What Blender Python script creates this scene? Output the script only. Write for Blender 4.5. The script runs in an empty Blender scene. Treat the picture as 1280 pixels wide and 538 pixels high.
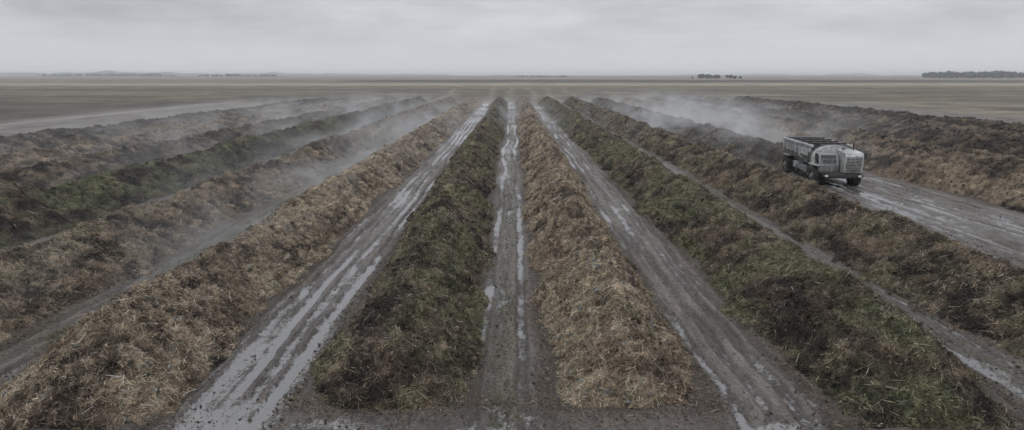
import bpy, bmesh, math, random
import numpy as np
from mathutils import Vector, Matrix
random.seed(3); rng=np.random.default_rng(7)
sc=bpy.context.scene
sc.view_settings.view_transform='Standard'; sc.view_settings.look='None'; sc.view_settings.exposure=0

# ---------------------------------------------------------------- noise
def _h(i,j,k):
    h=(i*374761393+j*668265263+k*1442695041)&0xffffffff
    h=((h^(h>>13))*1274126177)&0xffffffff
    h=((h^(h>>15))*2246822519)&0xffffffff
    return ((h^(h>>16))&0xffffff)/float(0xffffff)*2-1
def vn(x,y,z=0.0):
    x=np.asarray(x,dtype=np.float64); y=np.asarray(y,dtype=np.float64)
    def lerp(a,b,t): return a+(b-a)*t
    if np.ndim(z)==0:
        x,y=np.broadcast_arrays(x,y); k=int(math.floor(float(z)*10))
        xi=np.floor(x); yi=np.floor(y); fx=x-xi; fy=y-yi; fx=fx*fx*(3-2*fx); fy=fy*fy*(3-2*fy)
        i=xi.astype(np.int64); j=yi.astype(np.int64)
        return lerp(lerp(_h(i,j,k),_h(i+1,j,k),fx),lerp(_h(i,j+1,k),_h(i+1,j+1,k),fx),fy)
    x,y,z=np.broadcast_arrays(x,y,z)
    xi=np.floor(x); yi=np.floor(y); zi=np.floor(z)
    fx=x-xi; fy=y-yi; fz=z-zi
    fx=fx*fx*(3-2*fx); fy=fy*fy*(3-2*fy); fz=fz*fz*(3-2*fz)
    i=xi.astype(np.int64); j=yi.astype(np.int64); k=zi.astype(np.int64)
    a=lerp(lerp(_h(i,j,k),_h(i+1,j,k),fx),lerp(_h(i,j+1,k),_h(i+1,j+1,k),fx),fy)
    b=lerp(lerp(_h(i,j,k+1),_h(i+1,j,k+1),fx),lerp(_h(i,j+1,k+1),_h(i+1,j+1,k+1),fx),fy)
    return lerp(a,b,fz)
def rn(x,y,z=0.0,s=0):
    if np.ndim(z)==0: return vn(0.8*x+0.6*y+17.3*s,-0.6*x+0.8*y+5.1*s,float(s))
    return vn(0.8*x+0.6*y+17.3*s, -0.6*x+0.8*y+5.1*s+0.31*z, z*0.95+3.7*s)
def fbm(x,y,z=0.0,o=4,s=0):
    t=0;a=1;n=0;f=1.0
    for q in range(o):
        t=t+a*rn(x*f,y*f,(z if np.ndim(z)==0 else z*f),s+q); n+=a; a*=0.5; f*=2.07
    return t/n
def sst(a,b,x):
    t=np.clip((x-a)/(b-a),0,1); return t*t*(3-2*t)

# ---------------------------------------------------------------- mesh helpers
def mesh_from(name,co,quads,cols=None,floats=None,smooth=True):
    me=bpy.data.meshes.new(name)
    nv=len(co); nf=len(quads)
    me.vertices.add(nv); me.vertices.foreach_set('co',np.ascontiguousarray(co,dtype=np.float32).ravel())
    me.loops.add(nf*4); me.loops.foreach_set('vertex_index',np.ascontiguousarray(quads,dtype=np.int32).ravel())
    me.polygons.add(nf); me.polygons.foreach_set('loop_start',np.arange(0,nf*4,4,dtype=np.int32))
    me.polygons.foreach_set('use_smooth',np.full(nf,smooth))
    me.update(calc_edges=True)
    if cols is not None:
        a=me.color_attributes.new('Col','FLOAT_COLOR','POINT')
        c=np.ones((nv,4),dtype=np.float32); c[:,:3]=cols; a.data.foreach_set('color',c.ravel())
    for k,v in (floats or {}).items():
        a=me.attributes.new(k,'FLOAT','POINT'); a.data.foreach_set('value',np.ascontiguousarray(v,dtype=np.float32).ravel())
    ob=bpy.data.objects.new(name,me); sc.collection.objects.link(ob); return ob
def grid_quads(nr,nc):
    i=np.arange(nr-1)[:,None]*nc+np.arange(nc-1)[None,:]
    return np.stack([i,i+1,i+1+nc,i+nc],-1).reshape(-1,4)

# ---------------------------------------------------------------- node helper
class NT:
    def __init__(s,tree): s.t=tree; s.n=tree.nodes; s.l=tree.links
    def new(s,ty,**kw):
        n=s.n.new(ty)
        for k,v in kw.items(): setattr(n,k,v)
        return n
    def link(s,a,b): s.l.new(a,b)
    def math(s,op,a,b=None,c=None,clamp=False):
        n=s.new('ShaderNodeMath',operation=op); n.use_clamp=clamp
        for i,v in enumerate((a,b,c)):
            if v is None: continue
            if isinstance(v,(int,float)): n.inputs[i].default_value=v
            else: s.link(v,n.inputs[i])
        return n.outputs[0]
    def noise(s,vec,scale,detail=4,rough=0.55,dist=0):
        n=s.new('ShaderNodeTexNoise'); s.link(vec,n.inputs['Vector'])
        n.inputs['Scale'].default_value=scale; n.inputs['Detail'].default_value=detail
        n.inputs['Roughness'].default_value=rough; n.inputs['Distortion'].default_value=dist
        return n.outputs['Fac']
    def mapping(s,vec,scale=(1,1,1),rot=(0,0,0)):
        n=s.new('ShaderNodeMapping'); s.link(vec,n.inputs['Vector']); n.inputs['Scale'].default_value=scale
        n.inputs['Rotation'].default_value=rot; return n.outputs[0]
    def rng(s,v,a,b,c,d,smooth=False):
        n=s.new('ShaderNodeMapRange'); s.link(v,n.inputs['Value'])
        if smooth: n.interpolation_type='SMOOTHSTEP'
        for i,q in zip((1,2,3,4),(a,b,c,d)): n.inputs[i].default_value=q
        return n.outputs[0]
    def mix(s,f,a,b,blend='MIX'):
        n=s.new('ShaderNodeMix',data_type='RGBA',blend_type=blend)
        for idx,v in ((0,f),(6,a),(7,b)):
            if isinstance(v,(int,float)): n.inputs[idx].default_value=v
            elif isinstance(v,tuple): n.inputs[idx].default_value=v if len(v)==4 else (*v,1)
            else: s.link(v,n.inputs[idx])
        return n.outputs[2]
def mat(name):
    m=bpy.data.materials.new(name); m.use_nodes=True; t=NT(m.node_tree); b=m.node_tree.nodes['Principled BSDF']
    return m,t,b
def compost_mat():
    m,t,b=mat('compost')
    at=t.new('ShaderNodeAttribute',attribute_name='Col')
    g=t.new('ShaderNodeNewGeometry').outputs['Position']
    n1=t.noise(g,13,6,0.75); n2=t.noise(g,2.2,5,0.65)
    f=t.math('MULTIPLY',t.rng(n1,0.32,0.70,0.15,1.9),t.rng(n2,0.32,0.68,0.55,1.45))
    cmb=t.new('ShaderNodeCombineColor'); 
    for i in range(3): t.link(f,cmb.inputs[i])
    t.link(t.mix(1.0,at.outputs['Color'],cmb.outputs[0],'MULTIPLY'),b.inputs['Base Color'])
    b.inputs['Roughness'].default_value=0.8; b.inputs['Specular IOR Level'].default_value=0.2
    bp=t.new('ShaderNodeBump'); bp.inputs['Strength'].default_value=1.0; bp.inputs['Distance'].default_value=0.11
    t.link(t.noise(g,8,7,0.78),bp.inputs['Height']); t.link(bp.outputs[0],b.inputs['Normal'])
    return m
def litter_mat():
    m,t,b=mat('straw_litter')
    at=t.new('ShaderNodeAttribute',attribute_name='Col'); t.link(at.outputs['Color'],b.inputs['Base Color'])
    b.inputs['Roughness'].default_value=0.75; b.inputs['Specular IOR Level'].default_value=0.3
    return m
M_COMP=compost_mat(); M_LIT=litter_mat()

# ---------------------------------------------------------------- windrows
DARK=np.array([0.026,0.021,0.017]); BROWN=np.array([0.138,0.104,0.076]); STRAW=np.array([0.39,0.308,0.22])
GREEN=np.array([0.078,0.084,0.046])
#        x    hw   h   y0   y1   dark brown straw green
ROWS=[(-57.0,3.0,1.75,20,214,.75,.3,.1,.2),
      (-50.5,2.5,1.7,20,214,.55,.5,.25,.3),
      (-43.5,2.6,1.8,20,214,.3,.65,.45,.2),
      (-35.8,2.7,1.85,18,214,.6,.45,.25,.3),
      (-27.6,2.75,2.05,15,214,.7,.25,.15,.7),
      (-19.0,2.6,1.95,12,215,.38,.65,.52,.3),
      (-11.6,2.55,1.9,15.3,216,.25,.75,.72,.22),
      (-3.6,2.35,2.0,16.4,216,.5,.45,.38,.66),
      (3.2,2.25,1.92,16.4,216,.28,.75,.72,.28),
      (10.8,2.6,1.98,15.4,216,.48,.45,.32,.75),
      (18.0,2.6,1.92,12,215,.52,.5,.32,.42),
      (26.2,2.6,1.85,61.5,214,.7,.35,.1,.15),
      (35.0,2.8,1.8,20,214,.4,.75,.42,.15),
      (42.8,2.7,1.7,20,216,.5,.55,.3,.2),
      (52.5,2.9,1.75,25,218,.8,.25,.08,.15),
      (61.5,2.8,1.7,28,220,.6,.45,.2,.2),
      (72.0,3.2,1.8,30,224,.8,.25,.1,.2)]
def center(xc,y): return xc+0.30*vn(y/14.0,xc*1.7)+0.18*vn(y/4.0,xc*0.7+9)
def colour(x,y,z,w,seed,lift):
    d,b,s,g=w
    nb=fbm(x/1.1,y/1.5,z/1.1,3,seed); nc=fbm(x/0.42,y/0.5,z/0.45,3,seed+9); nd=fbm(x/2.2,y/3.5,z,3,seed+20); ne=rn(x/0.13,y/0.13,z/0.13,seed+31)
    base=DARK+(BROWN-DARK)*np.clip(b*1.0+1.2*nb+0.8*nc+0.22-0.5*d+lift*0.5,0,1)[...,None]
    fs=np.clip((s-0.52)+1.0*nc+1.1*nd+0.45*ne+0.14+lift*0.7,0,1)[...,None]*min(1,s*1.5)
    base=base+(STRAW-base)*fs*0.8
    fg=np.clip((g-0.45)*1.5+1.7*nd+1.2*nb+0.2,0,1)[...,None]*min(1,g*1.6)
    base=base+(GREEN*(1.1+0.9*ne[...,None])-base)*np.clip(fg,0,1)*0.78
    fd=np.clip((d-0.45)*1.1-1.6*nb-lift*1.7-0.07,0,1)[...,None]  # dark compost patches, plus crevice shade painted into the colour where lift is low
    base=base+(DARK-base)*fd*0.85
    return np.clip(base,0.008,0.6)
def litter_mesh(P,N,length,width,col,name,flat=0.75):
    n=len(P)
    r=rng.normal(size=(n,3)); d=r-(r*N).sum(1)[:,None]*N*flat; d/=np.linalg.norm(d,axis=1)[:,None]+1e-9
    s=np.cross(d,N+0.7*rng.normal(size=(n,3))); s/=np.linalg.norm(s,axis=1)[:,None]+1e-9
    a=P-d*length[:,None]/2; c=P+d*length[:,None]/2
    w=s*width[:,None]/2
    V=np.stack([a-w*0.6,a+w*0.6,c+w*0.35,c-w*0.35],1).reshape(-1,3)
    return mesh_from(name,V,np.arange(n*4).reshape(n,4),np.repeat(col,4,0),smooth=False)
CUBE=np.array([[-1,-1,-1],[1,-1,-1],[1,1,-1],[-1,1,-1],[-1,-1,1],[1,-1,1],[1,1,1],[-1,1,1]])/1.45
CQ=np.array([[0,3,2,1],[4,5,6,7],[0,1,5,4],[1,2,6,5],[2,3,7,6],[3,0,4,7]])
def clods(P,size,col,name):
    n=len(P); R=np.linalg.qr(rng.normal(size=(n,3,3)))[0]
    V=CUBE[None]*np.clip(1+0.35*rng.normal(size=(n,8,1)),0.4,1.7)*np.array([1,0.8,0.6]); V=np.einsum('nij,nkj->nki',R,V)*size[:,None,None]+P[:,None]
    Q=(CQ[None]+8*np.arange(n)[:,None,None]).reshape(-1,4)
    return mesh_from(name,V.reshape(-1,3),Q,np.repeat(col,8,0),smooth=False)
for ri,(xc,hw,h,y0,y1,*w) in enumerate(ROWS):
    ys=[y0]
    while ys[-1]<y1:
        yy=ys[-1]; ys.append(yy+max(0.055,0.0034*math.hypot(yy,xc)))
    ys[-1]=y1; ys=np.array(ys); dmin=math.hypot(max(y0,abs(xc)*1.2),xc)
    nx=int(np.clip(2*hw*1.35/(0.0030*dmin),40,120))
    T=np.linspace(-1,1,nx)
    Y,Tt=np.meshgrid(ys,T,indexing='ij')
    e0=np.clip((ys-y0)/3.4,0,1); e1=np.clip((y1-ys)/5.0,0,1)
    e=np.sqrt(np.clip(1-(1-e0)**2,0,1))*np.sqrt(np.clip(1-(1-e1)**2,0,1))
    hwv=hw*(1+0.09*vn(ys/5.0,xc)+0.07*vn(ys/1.7,xc+3))*(0.25+0.75*np.sqrt(e))
    hv=h*(1.04+0.09*vn(ys/6.0,xc+40)+0.08*vn(ys/2.3,xc+50)+0.06*vn(ys/0.9,xc+60))*e**1.3
    cx=center(xc,ys)
    X=cx[:,None]+Tt*hwv[:,None]*(1+(0.10*vn(Y/2.3,np.sign(Tt)*3+xc+70)+0.10*vn(Y/1.0,np.sign(Tt)*3+xc)+0.05*vn(Y/0.4,np.sign(Tt)*3+xc+20))*np.abs(Tt))
    at_=np.abs(Tt); prof=0.45*np.cos(np.pi/2*at_)**1.3+0.55*(1-at_)**0.98
    Z=hv[:,None]*prof-0.07
    P=np.stack([X,Y,Z],-1)
    du=np.gradient(P,axis=1); dv=np.gradient(P,axis=0); N=np.cross(du,dv); N/=np.linalg.norm(N,axis=-1)[...,None]+1e-9
    N[N[...,2]<0]*=-1
    big=fbm(X/1.4,Y/1.4,Z/1.4,2,ri)
    bil0=np.abs(rn(X/0.95,Y/0.95,Z/0.95,ri+3)); bil=np.abs(rn(X/0.42,Y/0.42,Z/0.42,ri+5)); bil2=np.abs(rn(X/0.19,Y/0.19,Z/0.19,ri+15)); fine=rn(X/0.1,Y/0.1,Z/0.1,ri+25)
    fade=(0.25+0.75*np.clip((1-at_)*4,0,1))*(0.3+0.7*e[:,None])
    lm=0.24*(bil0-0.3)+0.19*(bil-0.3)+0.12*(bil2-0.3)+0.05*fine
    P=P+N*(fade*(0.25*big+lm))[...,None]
    lift=lm*3.0  # lump height, drives the painted crevice darkening in the colours
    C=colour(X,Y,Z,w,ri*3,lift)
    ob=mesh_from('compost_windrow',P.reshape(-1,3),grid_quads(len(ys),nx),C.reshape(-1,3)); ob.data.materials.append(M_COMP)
    near=abs(xc)<22
    def sample(n,p):
        u=rng.random(n); ya=max(y0,abs(xc)*1.15)
        yy=(ya**(1-p)+u*(y1**(1-p)-ya**(1-p)))**(1/(1-p))
        iy=np.clip(np.searchsorted(ys,yy),1,len(ys)-1)
        tt=rng.uniform(-1.0,1.0,n); ix=np.clip(((tt+1)/2*(nx-1)).astype(int),0,nx-2)
        fy=rng.random(n)[:,None]; fx=rng.random(n)[:,None]
        A=P[iy-1,ix]*(1-fy)+P[iy,ix]*fy; B=P[iy-1,ix+1]*(1-fy)+P[iy,ix+1]*fy
        return A*(1-fx)+B*fx,N[iy,ix],lift[iy,ix]
    n=80000 if near else (26000 if abs(xc)<40 else 12000)
    pt,nn,lf=sample(n,1.4)
    pt=pt+nn*rng.uniform(-0.01,0.05,n)[:,None]
    dist=np.hypot(pt[:,0],pt[:,1])
    leaf=rng.random(n)<0.35
    L=np.where(leaf,rng.uniform(0.04,0.12,n),rng.uniform(0.08,0.36,n))*(1+dist/130)
    W=np.where(leaf,rng.uniform(0.02,0.06,n),rng.uniform(0.007,0.018,n)*(1+dist/40))
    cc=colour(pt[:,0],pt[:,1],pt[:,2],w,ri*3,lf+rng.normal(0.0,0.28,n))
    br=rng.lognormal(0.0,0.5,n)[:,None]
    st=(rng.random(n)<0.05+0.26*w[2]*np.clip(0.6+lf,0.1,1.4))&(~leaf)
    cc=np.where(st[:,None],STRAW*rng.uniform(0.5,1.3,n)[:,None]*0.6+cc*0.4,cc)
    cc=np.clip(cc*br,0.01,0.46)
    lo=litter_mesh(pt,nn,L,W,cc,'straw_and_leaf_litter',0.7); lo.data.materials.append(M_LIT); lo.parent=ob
    n=6000 if near else 2500
    pt,nn,lf=sample(n,1.2); sz=np.minimum(rng.lognormal(math.log(0.042),0.4,n),0.09)*(1+np.hypot(pt[:,0],pt[:,1])/90)
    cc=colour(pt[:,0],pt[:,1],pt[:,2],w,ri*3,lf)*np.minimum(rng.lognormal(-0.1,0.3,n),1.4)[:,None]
    lo=clods(pt,sz,np.clip(cc,0.01,0.18),'compost_clods'); lo.data.materials.append(M_COMP); lo.parent=ob

# ---------------------------------------------------------------- ground
LANES=[(-7.5,1.9,[-1.35,-0.75,-0.1,0.5,1.1],0.86),(-0.15,1.2,[-0.62,0.60],0.78),(6.9,1.6,[-1.15,-0.5,0.3,0.95],0.58),
       (14.4,1.1,[-0.55,0.55],0.64),(-15.3,1.2,[-0.75,0.65],0.52),(-23.3,1.6,[-0.8,0.8],0.5),(-31.8,1.5,[-0.8,0.8],0.4),
       (22.0,1.4,[-0.7,0.7],0.6),(25.0,1.5,[-0.9,-.1,0.7],0.78),(28.6,1.8,[-1.2,-0.5,0.1,0.9],0.88),(30.8,1.0,[-0.3],0.4),(39.0,1.3,[-0.7,0.7],0.3),(-89,3,[-1.2,1.2],0.2),(-39.8,1.2,[-.6,.6],.3)]
def lane_part(x,y,li):
    lx,lw,trs,wv=LANES[li]
    m=sst(lw+1.0,lw*0.7,np.abs(x-lx))
    wob=0.22*vn(y/9.0,lx)+0.07*vn(y/2.5,lx+7)
    rut=0
    for oi,o in enumerate(trs):
        d=np.abs(x-lx-o-wob-0.2*vn(y/15.0,o*5+lx)+0.02*vn(y/0.35,o))
        dep=0.11*np.clip(0.75+0.6*vn(y/5.0,o*3+lx),0.1,2)
        rut=rut-dep*np.exp(-(d/0.17)**4)+0.06*np.exp(-((d-0.29)/0.09)**2)
    lug=0.014*np.sin(y*2*np.pi/0.24+np.abs(x-lx-wob)*9)*sst(70,25,y)
    wl=(wv-0.55)*1.5+1.05*fbm(y/6.0+lx,x/1.1,0,3,80+li)
    return m,rut,lug,wl*m-(1-m)*0.6-rut*5*m-0.1
def gheight(x,y):
    h=0.035*fbm(x/2.2,y/3.5,0,3,50)+0.030*fbm(x/0.35,y/0.5,0,3,60)
    wet=np.full(x.shape,-0.6); rs=np.zeros(x.shape)
    for li,(lx,lw,trs,wv) in enumerate(LANES):
        if x.ndim==2:
            cs=np.nonzero(np.abs(x[0]-lx)<lw+1.0)[0]
            if len(cs)==0: continue
            sl=(slice(None),slice(cs[0],cs[-1]+1))
        else: sl=np.nonzero(np.abs(x-lx)<lw+1.0)[0]
        m,rut,lug,w_=lane_part(x[sl],y[sl],li)
        h[sl]+=m*(rut+lug); wet[sl]=np.maximum(wet[sl],w_); rs[sl]+=m*rut
    return h,wet,rs
half=[0.0]
while half[-1]<21000:
    v=half[-1]; half.append(v+(0.085 if v<20 else (0.14 if v<32 else (v*0.0085 if v<130 else v*0.06))))
half=np.array(half); gx=np.concatenate([-half[:0:-1],half])
gy=[-3000,-800,-200,-60,-20,-5,2,6,9.0,12.0]
while gy[-1]<21000: gy.append(gy[-1]+max(0.085,0.0060*gy[-1]))
gy=np.array(gy)
Yg,Xg=np.meshgrid(gy,gx,indexing='ij')
hh,wet,rutf=gheight(Xg,Yg)
site=sst(225,212,Yg+3*vn(Xg/20,2))*sst(-98,-92,Xg)*sst(110,96,Xg)
fgr=sst(18.0,14.8,Yg+1.2*vn(Xg/2,5))*sst(30,24,np.abs(Xg))
wet=np.maximum(wet,fgr*(0.4+1.3*fbm(Xg/1.6,Yg/1.0,0,4,91))-(1-fgr)*0.6)
for k,(a_,b_,c_) in enumerate(((0.16,15.2,0),(0.10,14.5,3),(-0.14,15.4,-4),(-0.08,16.2,8))):
    d=np.abs(Yg-(b_+a_*(Xg-c_)+0.012*(Xg-c_)**2)); hh=hh+fgr*(-0.05*np.exp(-(d/0.2)**4)+0.03*np.exp(-((d-0.33)/0.1)**2))
Z=hh*site
wm=sst(0.15,0.45,wet)*site
Z=Z*(1-wm)+(-0.04)*wm
Z=np.where(Yg>600,0,Z)
MUD=np.array([0.082,0.070,0.062]); MUDL=np.array([0.180,0.161,0.147]); GR=np.array([0.088,0.086,0.052])
n1=fbm(Xg/1.2,Yg/4.0,0,4,100); n2=fbm(Xg/0.25,Yg/0.6,0,3,110)
C=MUD+(MUDL-MUD)*np.clip(0.45+0.9*n1+0.6*n2+rutf*8,0,1)[...,None]
gc=np.zeros_like(Xg)
for lx,wd,a in ((-0.1,0.34,0.45),(-15.25,0.5,0.9),(-13.9,0.5,0.6),(-16.6,0.4,0.6),(14.4,0.35,0.3),(-31.8,.5,.6),(-23.3,.5,.5)):
    gc=np.maximum(gc,a*np.exp(-((Xg-lx-0.15*vn(Yg/9,lx))/wd)**2)*sst(-0.5,0.3,fbm(Xg/0.8,Yg/2.2,0,3,120)+0.1))
C=C+(GR*(1+0.5*n2[...,None])-C)*gc[...,None]
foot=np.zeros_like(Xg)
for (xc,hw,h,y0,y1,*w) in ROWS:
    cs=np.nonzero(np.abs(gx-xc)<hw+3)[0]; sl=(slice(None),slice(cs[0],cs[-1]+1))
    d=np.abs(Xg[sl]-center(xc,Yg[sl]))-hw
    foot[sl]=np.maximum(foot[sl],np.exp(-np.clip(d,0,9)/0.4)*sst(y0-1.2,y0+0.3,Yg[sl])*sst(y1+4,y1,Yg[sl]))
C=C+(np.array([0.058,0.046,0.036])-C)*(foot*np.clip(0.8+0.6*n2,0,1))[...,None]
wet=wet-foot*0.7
f1=fbm(Xg/260,Yg/60,0,4,130); f2=fbm(Xg/22,Yg/12,0,4,140); f3=fbm(Xg/3000,Yg/330,0,3,150); f4=fbm(Xg/9,Yg/70,0,3,160)
FA=np.array([0.112,0.096,0.068]); FB=np.array([0.185,0.160,0.118]); FD=np.array([0.056,0.046,0.033])
F=FA+(FB-FA)*np.clip(0.4+1.6*f3+0.9*f1+.65*f4,0,1)[...,None]
F=F+(FD-F)*np.clip(2.2*f2+1.4*f1-0.0,0,0.85)[...,None]
def band(a,b,s,col,k,g=1):
    global F
    m=sst(a-s,a+s,Yg+14*f2)*sst(b+s,b-s,Yg+14*f2)*g*k
    F=F+(np.array(col)-F)*m[...,None]
band(222,275,6,(0.075,0.064,0.042),0.7)
band(385,430,12,(0.060,0.049,0.034),0.75,sst(60,-60,Xg))
band(560,700,25,(0.25,0.215,0.165),0.75)
band(820,1150,40,(0.030,0.025,0.021),0.95,sst(-300,-150,Xg)*sst(1400,500,Xg))
band(1500,2600,100,(0.19,0.16,0.115),0.6)
band(3000,21000,300,(0.045,0.040,0.032),0.6)
side=sst(-94,-98,Xg)*sst(230,215,Yg)
F=F+(np.array([0.056,0.043,0.033])-F)*(side*0.85)[...,None]
for lx in (-7.5,0,6.9,14.4,22,-23):
    m=np.exp(-((Xg-lx*(1+(Yg-215)/420)-2*vn(Yg/60,lx))/1.6)**2)*sst(215,230,Yg)*sst(620,400,Yg)*0.5
    F=F+(np.array([0.19,0.165,0.14])-F)*m[...,None]
C=F+(C-F)*site[...,None]
lane89=np.exp(-((Xg+89)/2.2)**4)*sst(235,215,Yg)
C=C+(np.array([0.22,0.205,0.185])-C)*(lane89*0.75)[...,None]
wet=wet*site-(1-site)
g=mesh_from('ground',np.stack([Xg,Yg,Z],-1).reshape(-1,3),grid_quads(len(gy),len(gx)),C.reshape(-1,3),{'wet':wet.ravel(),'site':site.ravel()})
m,t,b=mat('wet_mud_and_field'); g.data.materials.append(m)
at=t.new('ShaderNodeAttribute',attribute_name='Col'); aw=t.new('ShaderNodeAttribute',attribute_name='wet'); asi=t.new('ShaderNodeAttribute',attribute_name='site')
pos=t.new('ShaderNodeNewGeometry').outputs['Position']
st=t.noise(t.mapping(pos,(6,1.1,1)),1.0,6,0.65,0.5); fn=t.noise(pos,9,6,0.75); md=t.noise(t.mapping(pos,(2.0,1.0,1)),1.0,6,0.65,0.4)
far=t.noise(t.mapping(pos,(0.045,0.05,1)),1.0,8,0.7,0.5)
wv=t.math('ADD',aw.outputs['Fac'],t.math('ADD',t.rng(md,0.25,0.75,-0.5,0.5),t.math('ADD',t.rng(st,0.25,0.75,-0.22,0.22),t.rng(fn,0.25,0.75,-0.4,0.4))))
pud=t.rng(wv,0.20,0.66,0,1,True); damp=t.rng(wv,-0.5,0.4,0,1,True)
v=t.math('MULTIPLY',t.rng(st,0.3,0.7,0.7,1.3),t.rng(fn,0.3,0.7,0.45,1.55))
ff=t.math('ADD',t.math('MULTIPLY',t.math('SUBTRACT',t.rng(far,0.35,0.65,0.45,1.55),1.0),t.rng(asi.outputs['Fac'],0,1,1,0)),1.0)
v=t.math('MULTIPLY',v,ff)
cm=t.new('ShaderNodeCombineColor')
for i in range(3): t.link(v,cm.inputs[i])
c=t.mix(1.0,at.outputs['Color'],cm.outputs[0],'MULTIPLY')
c=t.mix(t.math('MULTIPLY',damp,0.45),c,(0.046,0.040,0.036))
c=t.mix(t.math('MULTIPLY',pud,0.65),c,(0.09,0.088,0.088))
t.link(c,b.inputs['Base Color'])
rg=t.math('SUBTRACT',t.rng(damp,0,1,0.85,0.34),t.math('MULTIPLY',pud,0.25),clamp=True)
t.link(rg,b.inputs['Roughness'])
t.link(t.rng(pud,0,1,0.4,1.0),b.inputs['Specular IOR Level'])
t.link(t.rng(pud,0,1,1.45,1.75),b.inputs['IOR'])
bp=t.new('ShaderNodeBump'); bp.inputs['Distance'].default_value=0.10
hgt=t.math('ADD',t.math('MULTIPLY',st,0.8),t.math('MULTIPLY',fn,0.8)); t.link(hgt,bp.inputs['Height'])
t.link(t.math('MULTIPLY',t.rng(pud,0,1,1.0,0.06),t.rng(asi.outputs['Fac'],0,1,0.5,1)),bp.inputs['Strength'])
t.link(bp.outputs[0],b.inputs['Normal'])

def ground_pts(n,spread,broad):
    ridx=rng.integers(4,12,n); R=np.array([(r[0],r[1],r[3],r[4]) for r in ROWS])[ridx]
    u=rng.random(n); yy=(12.0**(-0.8)+u*(120**(-0.8)-12.0**(-0.8)))**(-1/0.8)
    sgn=np.where(rng.random(n)<0.5,-1,1); off=rng.exponential(spread,n)-0.15
    xx=R[:,0]+sgn*(R[:,1]+off)
    endm=(yy<R[:,2])&(R[:,2]<50); xx=np.where(endm,R[:,0]+rng.normal(0,1.8,n),xx); yy=np.where(endm,R[:,2]+0.6-rng.exponential(0.8,n),yy)
    gm=rng.random(n)<broad; xx=np.where(gm,rng.uniform(-26,26,n),xx)
    gh,_,_=gheight(xx,yy); return np.stack([xx,yy,gh+0.012],1)
n=50000; pt=ground_pts(n,0.35,0.08); nn=np.tile([0,0,1.0],(n,1)); leaf=rng.random(n)<0.4
cc=np.where(leaf[:,None],BROWN*0.6,STRAW*0.48)*rng.lognormal(0,0.45,n)[:,None]
lo=litter_mesh(pt,nn,np.where(leaf,rng.uniform(0.03,0.10,n),rng.uniform(0.08,0.3,n)),np.where(leaf,rng.uniform(0.02,0.06,n),0.014),np.clip(cc,0.01,0.4),'scattered_straw_litter')
lo.data.materials.append(M_LIT)
n=20000; pt=ground_pts(n,0.3,0.3); pt[:,2]-=0.012; sz=np.minimum(rng.lognormal(math.log(0.022),0.45,n),0.06)
lo=clods(pt,sz,np.clip(np.array([0.10,0.087,0.075])*rng.lognormal(0,0.35,n)[:,None],0.01,0.3),'mud_clods'); lo.data.materials.append(M_COMP)
n=24000
ch=rng.choice([-0.1,-15.25,-13.9,14.4,-31.8],n,p=[.08,.44,.24,.04,.2])
u=rng.random(n); yy=(14.0**(-0.7)+u*(110**(-0.7)-14.0**(-0.7)))**(-1/0.7)
xx=ch+rng.normal(0,0.28,n); keep=fbm(xx/0.8,yy/2.2,0,3,120)>-0.02; xx=xx[keep]; yy=yy[keep]; n=len(xx)
gh,_,_=gheight(xx,yy); Pb=np.stack([xx,yy,gh-0.01],1)
hgt=rng.uniform(0.03,0.10,n); lean=rng.normal(0,0.06,(n,2)); a=rng.uniform(0,6.28,n); sw=np.stack([np.cos(a),np.sin(a),0*a],1)*0.010*(1+yy/25)[:,None]
tp=Pb+np.stack([lean[:,0],lean[:,1],hgt],1)
V=np.stack([Pb-sw,Pb+sw,tp+sw*0.3,tp-sw*0.3],1).reshape(-1,3)
gw=mesh_from('grass_weeds',V,np.arange(n*4).reshape(n,4),np.repeat(np.array([0.090,0.090,0.050])*rng.uniform(0.5,1.5,n)[:,None],4,0),smooth=False); gw.data.materials.append(M_LIT)

# ---------------------------------------------------------------- distant trees and hills
def treeline(name,x0,x1,y,hmin,hmax,n,seed,col,depth=25):
    r=np.random.default_rng(seed)
    cx=r.uniform(x0,x1,n); ed=np.minimum(cx-x0,x1-cx)/(x1-x0)
    H=r.uniform(hmin,hmax,n)*np.clip(0.55+ed*6,0,1)*(1+0.25*vn(cx/18.0,seed)); Yc=y+r.uniform(-depth,depth,n)
    V=[];C=[]
    for i in range(n):
        m_=70; hgt=H[i]; d=r.normal(size=(m_,3)); d/=np.linalg.norm(d,axis=1)[:,None]
        rad=(r.random(m_)**0.4)[:,None]
        p=np.array([cx[i],Yc[i],hgt*0.58])+d*rad*np.array([hgt*0.42,hgt*0.42,hgt*0.44])
        s=hgt*0.09; a=r.normal(size=(m_,3))*s; b_=r.normal(size=(m_,3))*s
        V.append(np.stack([p-a,p-b_,p+a,p+b_],1).reshape(-1,3)); C.append(np.repeat(np.array(col)*r.uniform(0.6,1.4,m_)[:,None],4,0))
        tr=hgt*0.035; q=np.array([[cx[i]-tr,Yc[i],-0.2],[cx[i]+tr,Yc[i],-0.2],[cx[i]+tr*.5,Yc[i],hgt*0.6],[cx[i]-tr*.5,Yc[i],hgt*0.6]])
        V.append(q); C.append(np.tile([0.03,0.025,0.02],(4,1)))
    V=np.concatenate(V); ob=mesh_from(name,V,np.arange(len(V)).reshape(-1,4),np.concatenate(C),smooth=False); ob.data.materials.append(M_LIT)
treeline('distant_tree_clump',400,500,1530,6,10,30,1,(0.05,0.055,0.045))
treeline('distant_forest',1110,1330,1850,12,15,190,2,(0.075,0.085,0.085),60)
treeline('distant_tree_line',0,210,2600,4,7,60,4,(0.07,0.07,0.06))
treeline('distant_tree_line',-1500,-1100,3300,8,12,110,5,(0.07,0.075,0.07),40)
treeline('distant_tree_line',-2500,-1800,3700,10,15,160,6,(0.07,0.075,0.07),60)
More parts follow.
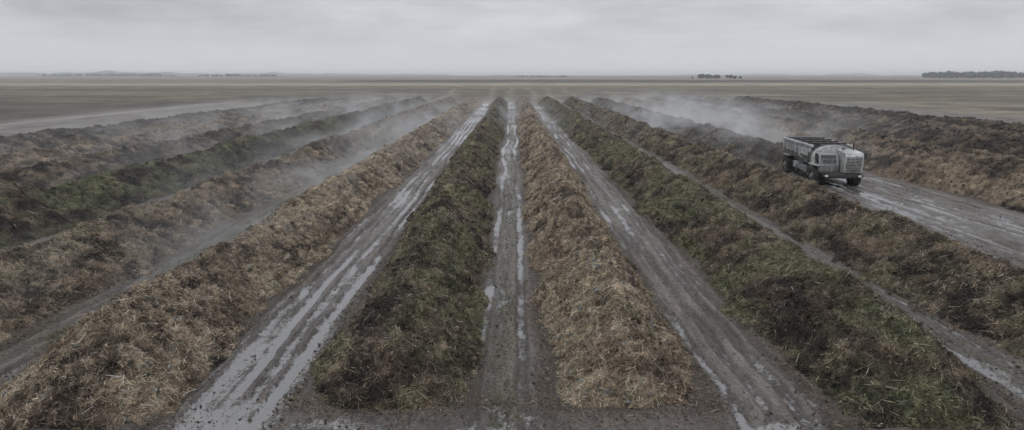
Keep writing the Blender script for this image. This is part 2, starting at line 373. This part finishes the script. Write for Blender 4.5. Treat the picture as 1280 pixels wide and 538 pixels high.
def ridge(x0,x1,y,h,seed):
    xs=np.linspace(x0,x1,160); e=np.clip(np.minimum(xs-x0,x1-xs)/(x1-x0)*5,0,1)
    top=h*(0.5+0.35*vn(xs/400,seed)+0.2*vn(xs/120,seed+4))*sst(0,1,e)
    rows=[np.stack([xs,np.full_like(xs,y-300),0*xs-1],1),np.stack([xs,np.full_like(xs,y-120),top*0.7],1),np.stack([xs,np.full_like(xs,y),top],1),np.stack([xs,np.full_like(xs,y+300),0*xs-1],1)]
    co=np.concatenate(rows); ob=mesh_from('distant_hills',co,grid_quads(4,160),np.tile([0.09,0.10,0.105],(len(co),1))); ob.data.materials.append(M_LIT)
ridge(-5200,-900,5600,46,1); ridge(-2600,500,6400,26,2); ridge(900,5200,6500,24,3)

# ---------------------------------------------------------------- compost turner vehicle
def painted(name,col,rough,dirt,metal=0.0):
    m,t,b=mat(name); o=t.new('ShaderNodeNewGeometry').outputs['Position']
    n=t.noise(o,1.6,6,0.7); n2=t.noise(t.mapping(o,(3,3,0.6)),2.2,5,0.7)
    f=t.math('MULTIPLY',t.rng(t.math('ADD',n,n2),0.75,1.3,0,1,True),dirt)
    t.link(t.mix(f,col,(0.08,0.07,0.06)),b.inputs['Base Color'])
    b.inputs['Roughness'].default_value=rough; b.inputs['Metallic'].default_value=metal
    return m
WHITE=painted('grey_white_paint',(0.44,0.46,0.455),0.5,0.8)
LGREY=painted('galvanised_panel',(0.23,0.24,0.24),0.5,0.8)
BLK=painted('black_steel',(0.018,0.018,0.020),0.55,0.4)
RUB=painted('tyre_rubber',(0.018,0.017,0.016),0.85,0.5)
GLS=painted('cab_glass',(0.02,0.025,0.03),0.08,0.15)
LMP=painted('lamp_lens',(0.6,0.6,0.57),0.2,0.1)
root=bpy.data.objects.new('compost_turner_vehicle',None); sc.collection.objects.link(root)
def fin(bm,name,m,bev=0.0,smooth=False):
    if bev>0: bmesh.ops.bevel(bm,geom=bm.edges[:],offset=bev,segments=2,affect='EDGES',profile=0.5)
    bmesh.ops.recalc_face_normals(bm,faces=bm.faces[:])
    me=bpy.data.meshes.new(name); bm.to_mesh(me); bm.free()
    ob=bpy.data.objects.new(name,me); sc.collection.objects.link(ob); ob.parent=root; me.materials.append(m); return ob
def addbox(bm,x0,x1,y0,y1,z0,z1):
    vs=[bm.verts.new(p) for p in ((x0,y0,z0),(x1,y0,z0),(x1,y1,z0),(x0,y1,z0),(x0,y0,z1),(x1,y0,z1),(x1,y1,z1),(x0,y1,z1))]
    for f in ((0,3,2,1),(4,5,6,7),(0,1,5,4),(1,2,6,5),(2,3,7,6),(3,0,4,7)): bm.faces.new([vs[i] for i in f])
def box(name,m,*boxes,bev=0.02):
    bm=bmesh.new()
    for b_ in boxes: addbox(bm,*b_)
    return fin(bm,name,m,bev)
def prism(name,m,pts,x0,x1,bev=0.02):
    bm=bmesh.new(); a=[bm.verts.new((x0,p[0],p[1])) for p in pts]; b_=[bm.verts.new((x1,p[0],p[1])) for p in pts]
    bm.faces.new(a); bm.faces.new(b_[::-1]); n=len(pts)
    for i in range(n): bm.faces.new((a[i],b_[i],b_[(i+1)%n],a[(i+1)%n]))
    return fin(bm,name,m,bev)
def xprism(name,m,pts,y0,y1,bev=0.02):
    bm=bmesh.new(); a=[bm.verts.new((p[0],y0,p[1])) for p in pts]; b_=[bm.verts.new((p[0],y1,p[1])) for p in pts]
    bm.faces.new(a); bm.faces.new(b_[::-1]); n=len(pts)
    for i in range(n): bm.faces.new((a[i],b_[i],b_[(i+1)%n],a[(i+1)%n]))
    return fin(bm,name,m,bev)
def rod(name,m,p,q,r,seg=12):
    p=Vector(p);q=Vector(q); bm=bmesh.new(); bmesh.ops.create_cone(bm,cap_ends=True,segments=seg,radius1=r,radius2=r,depth=(q-p).length)
    bmesh.ops.transform(bm,matrix=Matrix.Translation((p+q)/2)@(q-p).to_track_quat('Z','Y').to_matrix().to_4x4(),verts=bm.verts); return fin(bm,name,m)
def wheel(name,x,y,r,w):
    bm=bmesh.new(); seg=40
    prof=[(-w/2,r*0.55),(-w/2,r*0.88),(-w/2*0.8,r*0.97),(0,r),(w/2*0.8,r*0.97),(w/2,r*0.88),(w/2,r*0.55)]
    rings=[]
    for i in range(seg):
        a=2*math.pi*i/seg; rings.append([bm.verts.new((px,math.cos(a)*pr,math.sin(a)*pr)) for px,pr in prof])
    for i in range(seg):
        for j in range(len(prof)-1): bm.faces.new((rings[i][j],rings[i][j+1],rings[(i+1)%seg][j+1],rings[(i+1)%seg][j]))
    for i in range(18):
        for s in (-1,1):
            a=2*math.pi*(i+(0.5 if s>0 else 0))/18
            b2=bmesh.new(); addbox(b2,-w*0.24,w*0.24,-0.045,0.045,-0.03,0.055)
            M=Matrix.Rotation(a,4,'X')@Matrix.Translation((s*w*0.24,0,r*0.97))@Matrix.Rotation(s*0.5,4,'Z')
            bmesh.ops.transform(b2,matrix=M,verts=b2.verts); tm=bpy.data.meshes.new('t'); b2.to_mesh(tm); b2.free(); bm.from_mesh(tm); bpy.data.meshes.remove(tm)
    o=fin(bm,name+'_tyre',RUB); o.location=(x,y,r-0.03)
    bm=bmesh.new()
    bmesh.ops.create_cone(bm,cap_ends=True,segments=32,radius1=r*0.56,radius2=r*0.56,depth=w*0.75)
    for sgn in (-1,1):
        b2=bmesh.new(); bmesh.ops.create_cone(b2,cap_ends=True,segments=20,radius1=r*0.24,radius2=r*0.2,depth=w*0.3)
        bmesh.ops.translate(b2,vec=(0,0,sgn*w*0.45),verts=b2.verts); tm=bpy.data.meshes.new('t'); b2.to_mesh(tm); b2.free(); bm.from_mesh(tm)
    bmesh.ops.rotate(bm,matrix=Matrix.Rotation(math.pi/2,3,'Y'),verts=bm.verts)
    o=fin(bm,name+'_hub',LGREY); o.location=(x,y,r-0.03)
for nm,x,y in (('front_left_wheel',1.42,-3.3),('front_right_wheel',-1.42,-3.3),('rear_left_wheel',1.42,3.5),('rear_right_wheel',-1.42,3.5)): wheel(nm,x,y,0.74,0.62)
rod('front_axle',BLK,(-1.2,-3.3,0.66),(1.2,-3.3,0.66),0.11); rod('rear_axle',BLK,(-1.2,3.5,0.66),(1.2,3.5,0.66),0.11)
box('chassis',BLK,(-0.95,-0.65,-4.4,4.5,0.85,1.10),(0.65,0.95,-4.4,4.5,0.85,1.10),(-0.6,0.6,-4.2,-3.9,0.87,1.07),(-0.6,0.6,-0.1,0.2,0.87,1.07),(-0.6,0.6,4.1,4.4,0.87,1.07))
for s,nm in ((-1,'right'),(1,'left')):
    xprism('hopper_wall_'+nm,LGREY,[(s*1.05,1.25),(s*1.5,2.0),(s*1.52,2.75),(s*1.45,2.75),(s*1.43,2.04),(s*0.98,1.29)],-2.2,4.7,0.012)
    box('hopper_rim_'+nm,WHITE,(min(s*1.40,s*1.60),max(s*1.40,s*1.60),-2.35,4.85,2.76,2.94),bev=0.03)
    box('hopper_ribs_'+nm,WHITE,*[(min(s*1.525,s*1.62),max(s*1.525,s*1.62),yy-0.06,yy+0.06,1.95,2.75) for yy in (-2.1,-0.95,0.2,1.35,2.5,3.65,4.6)],bev=0.01)
    box('side_panel_'+nm,WHITE,(min(s*1.53,s*1.60),max(s*1.53,s*1.60),-1.9,0.9,2.05,2.6),bev=0.01)
    box('rear_side_panel_'+nm,LGREY,(min(s*1.53,s*1.585),max(s*1.53,s*1.585),1.5,3.5,2.05,2.6),bev=0.01)
    box('side_skirt_'+nm,BLK,(min(s*1.0,s*1.3),max(s*1.0,s*1.3),-2.3,2.5,0.75,1.2),bev=0.03)
    box('rear_fender_'+nm,WHITE,(min(s*1.05,s*1.70),max(s*1.05,s*1.70),2.7,4.3,1.52,1.60),bev=0.02)
    rod('hydraulic_hose_'+nm,BLK,(s*1.66,-2.3,1.75),(s*1.66,4.2,1.80),0.06)
    rod('hydraulic_ram_'+nm,LGREY,(s*1.45,-2.2,1.3),(s*1.64,0.4,2.0),0.05)
box('hopper_back_wall',LGREY,(-1.4,1.4,4.62,4.7,1.3,3.0)); box('hopper_floor',BLK,(-1.0,1.0,-2.2,4.6,1.2,1.26))
xs=np.linspace(-1.40,1.40,40); ysn=np.linspace(-2.15,4.6,90); YY,XX=np.meshgrid(ysn,xs,indexing='ij')
ZZ=2.12+0.22*np.cos(XX*1.1)+0.13*fbm(XX/0.5,YY/0.5,0,3,200)+0.1*np.abs(rn(XX/0.2,YY/0.2,0,7))
lo=mesh_from('compost_load',np.stack([XX,YY,ZZ],-1).reshape(-1,3),grid_quads(90,40),np.tile([0.022,0.018,0.016],(3600,1))); lo.data.materials.append(M_COMP); lo.parent=root
for i,yy in enumerate((-1.2,0.4,2.0,3.6)): rod('cross_bar_%d'%(i+1),BLK,(-1.5,yy,2.98),(1.5,yy,2.98),0.06)
rod('top_shaft',BLK,(-0.55,-2.3,2.86),(-0.55,4.6,2.88),0.09); rod('top_shaft_b',LGREY,(0.6,-2.3,2.86),(0.6,4.6,2.88),0.06)
pts=[];N_=16
for i in range(N_+1):
    a=math.pi*i/N_; pts.append((math.cos(a)*1.62,1.15+ (math.sin(a)**0.42)*1.82))
xprism('drum_shield',WHITE,pts,-2.95,-2.37,0.03)
xprism('shield_flange',LGREY,[(x*1.03,z+0.04) for x,z in pts],-2.62,-2.52,0.01)
prism('engine_housing',WHITE,[(-2.96,1.10),(-4.75,1.10),(-4.82,2.35),(-4.6,2.62),(-2.96,2.72)],0.1,1.45,0.06)
box('grille_frame',LGREY,(0.22,1.3,-4.90,-4.80,1.30,2.32),bev=0.02)
box('grille_dark',BLK,(0.3,1.22,-4.93,-4.905,1.38,2.24),bev=0.0)
box('grille_louvres',WHITE,*[(0.3,1.22,-4.985,-4.94,1.41+i*0.11,1.455+i*0.11) for i in range(8)],bev=0.006)
box('grille_post',WHITE,(0.73,0.79,-5.0,-4.987,1.36,2.28),bev=0.0)
box('side_vents_left',BLK,*[(1.452,1.47,-4.4,-3.3,1.7+i*0.14,1.76+i*0.14) for i in range(5)],bev=0.0)
prism('operator_cab',LGREY,[(-2.96,1.10),(-4.0,1.10),(-4.05,1.65),(-3.7,2.4),(-2.96,2.5)],-1.45,0.0,0.05)
bm=bmesh.new(); vs=[bm.verts.new(p) for p in ((-1.3,-4.02,1.72),(-0.2,-4.02,1.72),(-0.2,-3.73,2.33),(-1.3,-3.73,2.33))]; bm.faces.new(vs)
bmesh.ops.translate(bm,vec=(0,-0.02,0),verts=bm.verts); fin(bm,'windscreen',GLS)
bm=bmesh.new(); vs=[bm.verts.new(p) for p in ((-1.456,-3.85,1.7),(-1.456,-3.1,1.7),(-1.456,-3.1,2.38),(-1.456,-3.65,2.32))]; bm.faces.new(vs); fin(bm,'side_window',GLS)
box('front_deck',BLK,(-1.5,0.05,-4.75,-4.08,1.05,1.15),bev=0.02)
box('walkway_rail',LGREY,(-1.5,-1.45,-4.7,-4.65,1.16,2.1),(-0.1,-0.05,-4.7,-4.65,1.16,2.1),(-0.8,-0.75,-4.7,-4.65,1.16,2.09),(-1.5,-0.05,-4.7,-4.65,2.1,2.15),(-1.44,-0.81,-4.69,-4.66,1.6,1.64),bev=0.0)
box('bumper',BLK,(-1.45,1.45,-4.98,-4.84,0.78,1.04),bev=0.03)
box('nose_lower',BLK,(-1.0,1.0,-4.8,-3.0,0.7,1.07),bev=0.03)
for s,nm in ((-1,'right'),(1,'left')):
    box('front_fender_'+nm,WHITE,(min(s*1.10,s*1.74),max(s*1.10,s*1.74),-4.1,-2.5,1.52,1.60),bev=0.03)
    box('headlamp_'+nm,LMP,(s*1.2-0.11,s*1.2+0.11,-5.02,-4.985,0.84,0.98),bev=0.01)
    rod('mirror_arm_'+nm,BLK,(s*1.45,-3.9,2.2),(s*1.75,-4.2,2.4),0.025); box('mirror_'+nm,BLK,(s*1.76-0.1,s*1.76+0.1,-4.26,-4.20,2.1,2.5),bev=0.015)
rod('exhaust_stack',BLK,(1.2,-3.3,2.65),(1.2,-3.3,3.25),0.06); rod('air_intake',LGREY,(0.4,-3.5,2.65),(0.4,-3.5,2.95),0.13)
box('ladder',BLK,(-1.67,-1.62,-2.42,-2.38,0.6,2.4),(-1.67,-1.62,-2.05,-2.01,0.6,2.4),*[(-1.66,-1.63,-2.38,-2.05,z,z+0.04) for z in (0.7,1.0,1.3,1.6,1.9,2.2)],bev=0.0)
box('fuel_tank',LGREY,(-1.5,-1.0,-1.6,0.4,0.68,1.2),bev=0.08); box('tool_box',WHITE,(-1.5,-1.02,0.7,2.0,0.75,1.25),bev=0.04)
rod('rotor_drum',BLK,(-1.5,1.0,0.75),(1.5,1.0,0.75),0.3)
root.location=(25.75,56.8,-0.02); root.rotation_euler=(0,0,math.radians(-5)); root.scale=(1.03,1.03,1.03)

# ---------------------------------------------------------------- steam and haze
def volmat(name,dens,falloff=True,nscale=0.25,lo_=0.42):
    m=bpy.data.materials.new(name); m.use_nodes=True; t=NT(m.node_tree); m.node_tree.nodes.remove(m.node_tree.nodes['Principled BSDF'])
    out=m.node_tree.nodes['Material Output']; vs=t.new('ShaderNodeVolumeScatter'); vs.inputs['Color'].default_value=(0.97,0.98,1,1); vs.inputs['Anisotropy'].default_value=0.2
    t.link(vs.outputs[0],out.inputs['Volume'])
    if falloff:
        tc=t.new('ShaderNodeTexCoord'); g_=tc.outputs['Object']
        pos=t.new('ShaderNodeNewGeometry').outputs['Position']
        sep=t.new('ShaderNodeSeparateXYZ'); t.link(g_,sep.inputs[0])
        def sq(o): return t.math('MULTIPLY',o,o)
        ex=t.rng(sq(sep.outputs[0]),0,1,1,0); ey=t.rng(sq(sep.outputs[1]),0,1,1,0); ez=t.rng(sep.outputs[2],-1,1,1,0)
        n=t.rng(t.noise(t.mapping(pos,(1,0.35,1.1),(0,0.5,0)),nscale,3,0.6,0.8),lo_,0.74,0,1,True)
        d=t.math('MULTIPLY',t.math('MULTIPLY',t.math('MULTIPLY',ex,ey),sq(ez)),t.math('MULTIPLY',n,dens)); t.link(d,vs.inputs['Density'])
    else: vs.inputs['Density'].default_value=dens
    return m
def steam(x,y,sx,sy,sz,dens,rot=0,ns=0.25,lo_=0.42):
    me=bpy.data.meshes.new('steam'); bm=bmesh.new(); bmesh.ops.create_cube(bm,size=2); bm.to_mesh(me); bm.free()
    o=bpy.data.objects.new('steam',me); sc.collection.objects.link(o); o.location=(x,y,sz*0.98+0.3); o.scale=(sx,sy,sz); o.rotation_euler=(0,0,rot)
    me.materials.append(volmat('steam_vapour',dens,True,ns,lo_)); 
steam(-36,125,32,90,2.6,0.085,0,0.24,0.38); steam(-15,75,6,58,2.1,0.16,0,0.34,0.40); steam(27.5,104,7.5,50,3.2,0.36,0,0.28)
steam(36,150,26,75,2.6,0.09,0,0.24)
steam(0,150,12,66,2.0,0.07,0,0.26)
me=bpy.data.meshes.new('haze'); bm=bmesh.new(); bmesh.ops.create_cube(bm,size=2); bm.to_mesh(me); bm.free()
o=bpy.data.objects.new('haze',me); sc.collection.objects.link(o); o.location=(0,4000,14.5); o.scale=(8000,6000,15.5); me.materials.append(volmat('haze_air',0.00018,False))

# ---------------------------------------------------------------- sky / light
w=bpy.data.worlds.new('World'); sc.world=w; w.use_nodes=True; t=NT(w.node_tree); bg=w.node_tree.nodes['Background']
sky=t.new('ShaderNodeTexSky',sky_type='NISHITA'); sky.sun_disc=False; sky.sun_elevation=math.radians(50); sky.sun_rotation=math.radians(20)
tc=t.new('ShaderNodeTexCoord').outputs['Generated']; sep=t.new('ShaderNodeSeparateXYZ'); t.link(tc,sep.inputs[0]); z=t.math('MAXIMUM',sep.outputs[2],0.0)
grad=t.math('ADD',t.math('MULTIPLY',z,1.5),1.0)
n1=t.noise(t.mapping(tc,(2.4,2.4,12)),1.5,5,0.5,0.2); n2=t.noise(t.mapping(tc,(6,6,30)),1.7,6,0.6,0.2)
cl=t.math('ADD',t.math('MULTIPLY',t.rng(n1,0.3,0.7,-1,1),0.15),t.math('MULTIPLY',t.rng(n2,0.3,0.7,-1,1),0.07))
hz=t.rng(z,0.0,0.09,0.0,1.0,True)
lum=t.math('MULTIPLY',grad,t.math('ADD',t.math('MULTIPLY',cl,hz),t.rng(hz,0,1,1.0,0.82)))
cmb=t.new('ShaderNodeCombineColor'); 
for i,k in enumerate((5.95,6.15,6.55)): t.link(t.math('MULTIPLY',lum,k),cmb.inputs[i])
t.link(t.mix(0.96,sky.outputs[0],cmb.outputs[0]),bg.inputs['Color']); bg.inputs['Strength'].default_value=0.1
L=bpy.data.lights.new('sun','SUN'); L.energy=0.9; L.angle=math.radians(15); L.color=(1,0.97,0.93)
lo=bpy.data.objects.new('sun',L); sc.collection.objects.link(lo); lo.rotation_euler=(math.radians(40),0,math.radians(-20))
# ---------------------------------------------------------------- camera
cam=bpy.data.cameras.new('camera'); co=bpy.data.objects.new('camera',cam); sc.collection.objects.link(co); sc.camera=co
cam.sensor_width=36; cam.lens=24; cam.clip_start=0.1; cam.clip_end=40000
co.location=(0,0,8.5); co.rotation_euler=(math.radians(90-11.6),0,0)
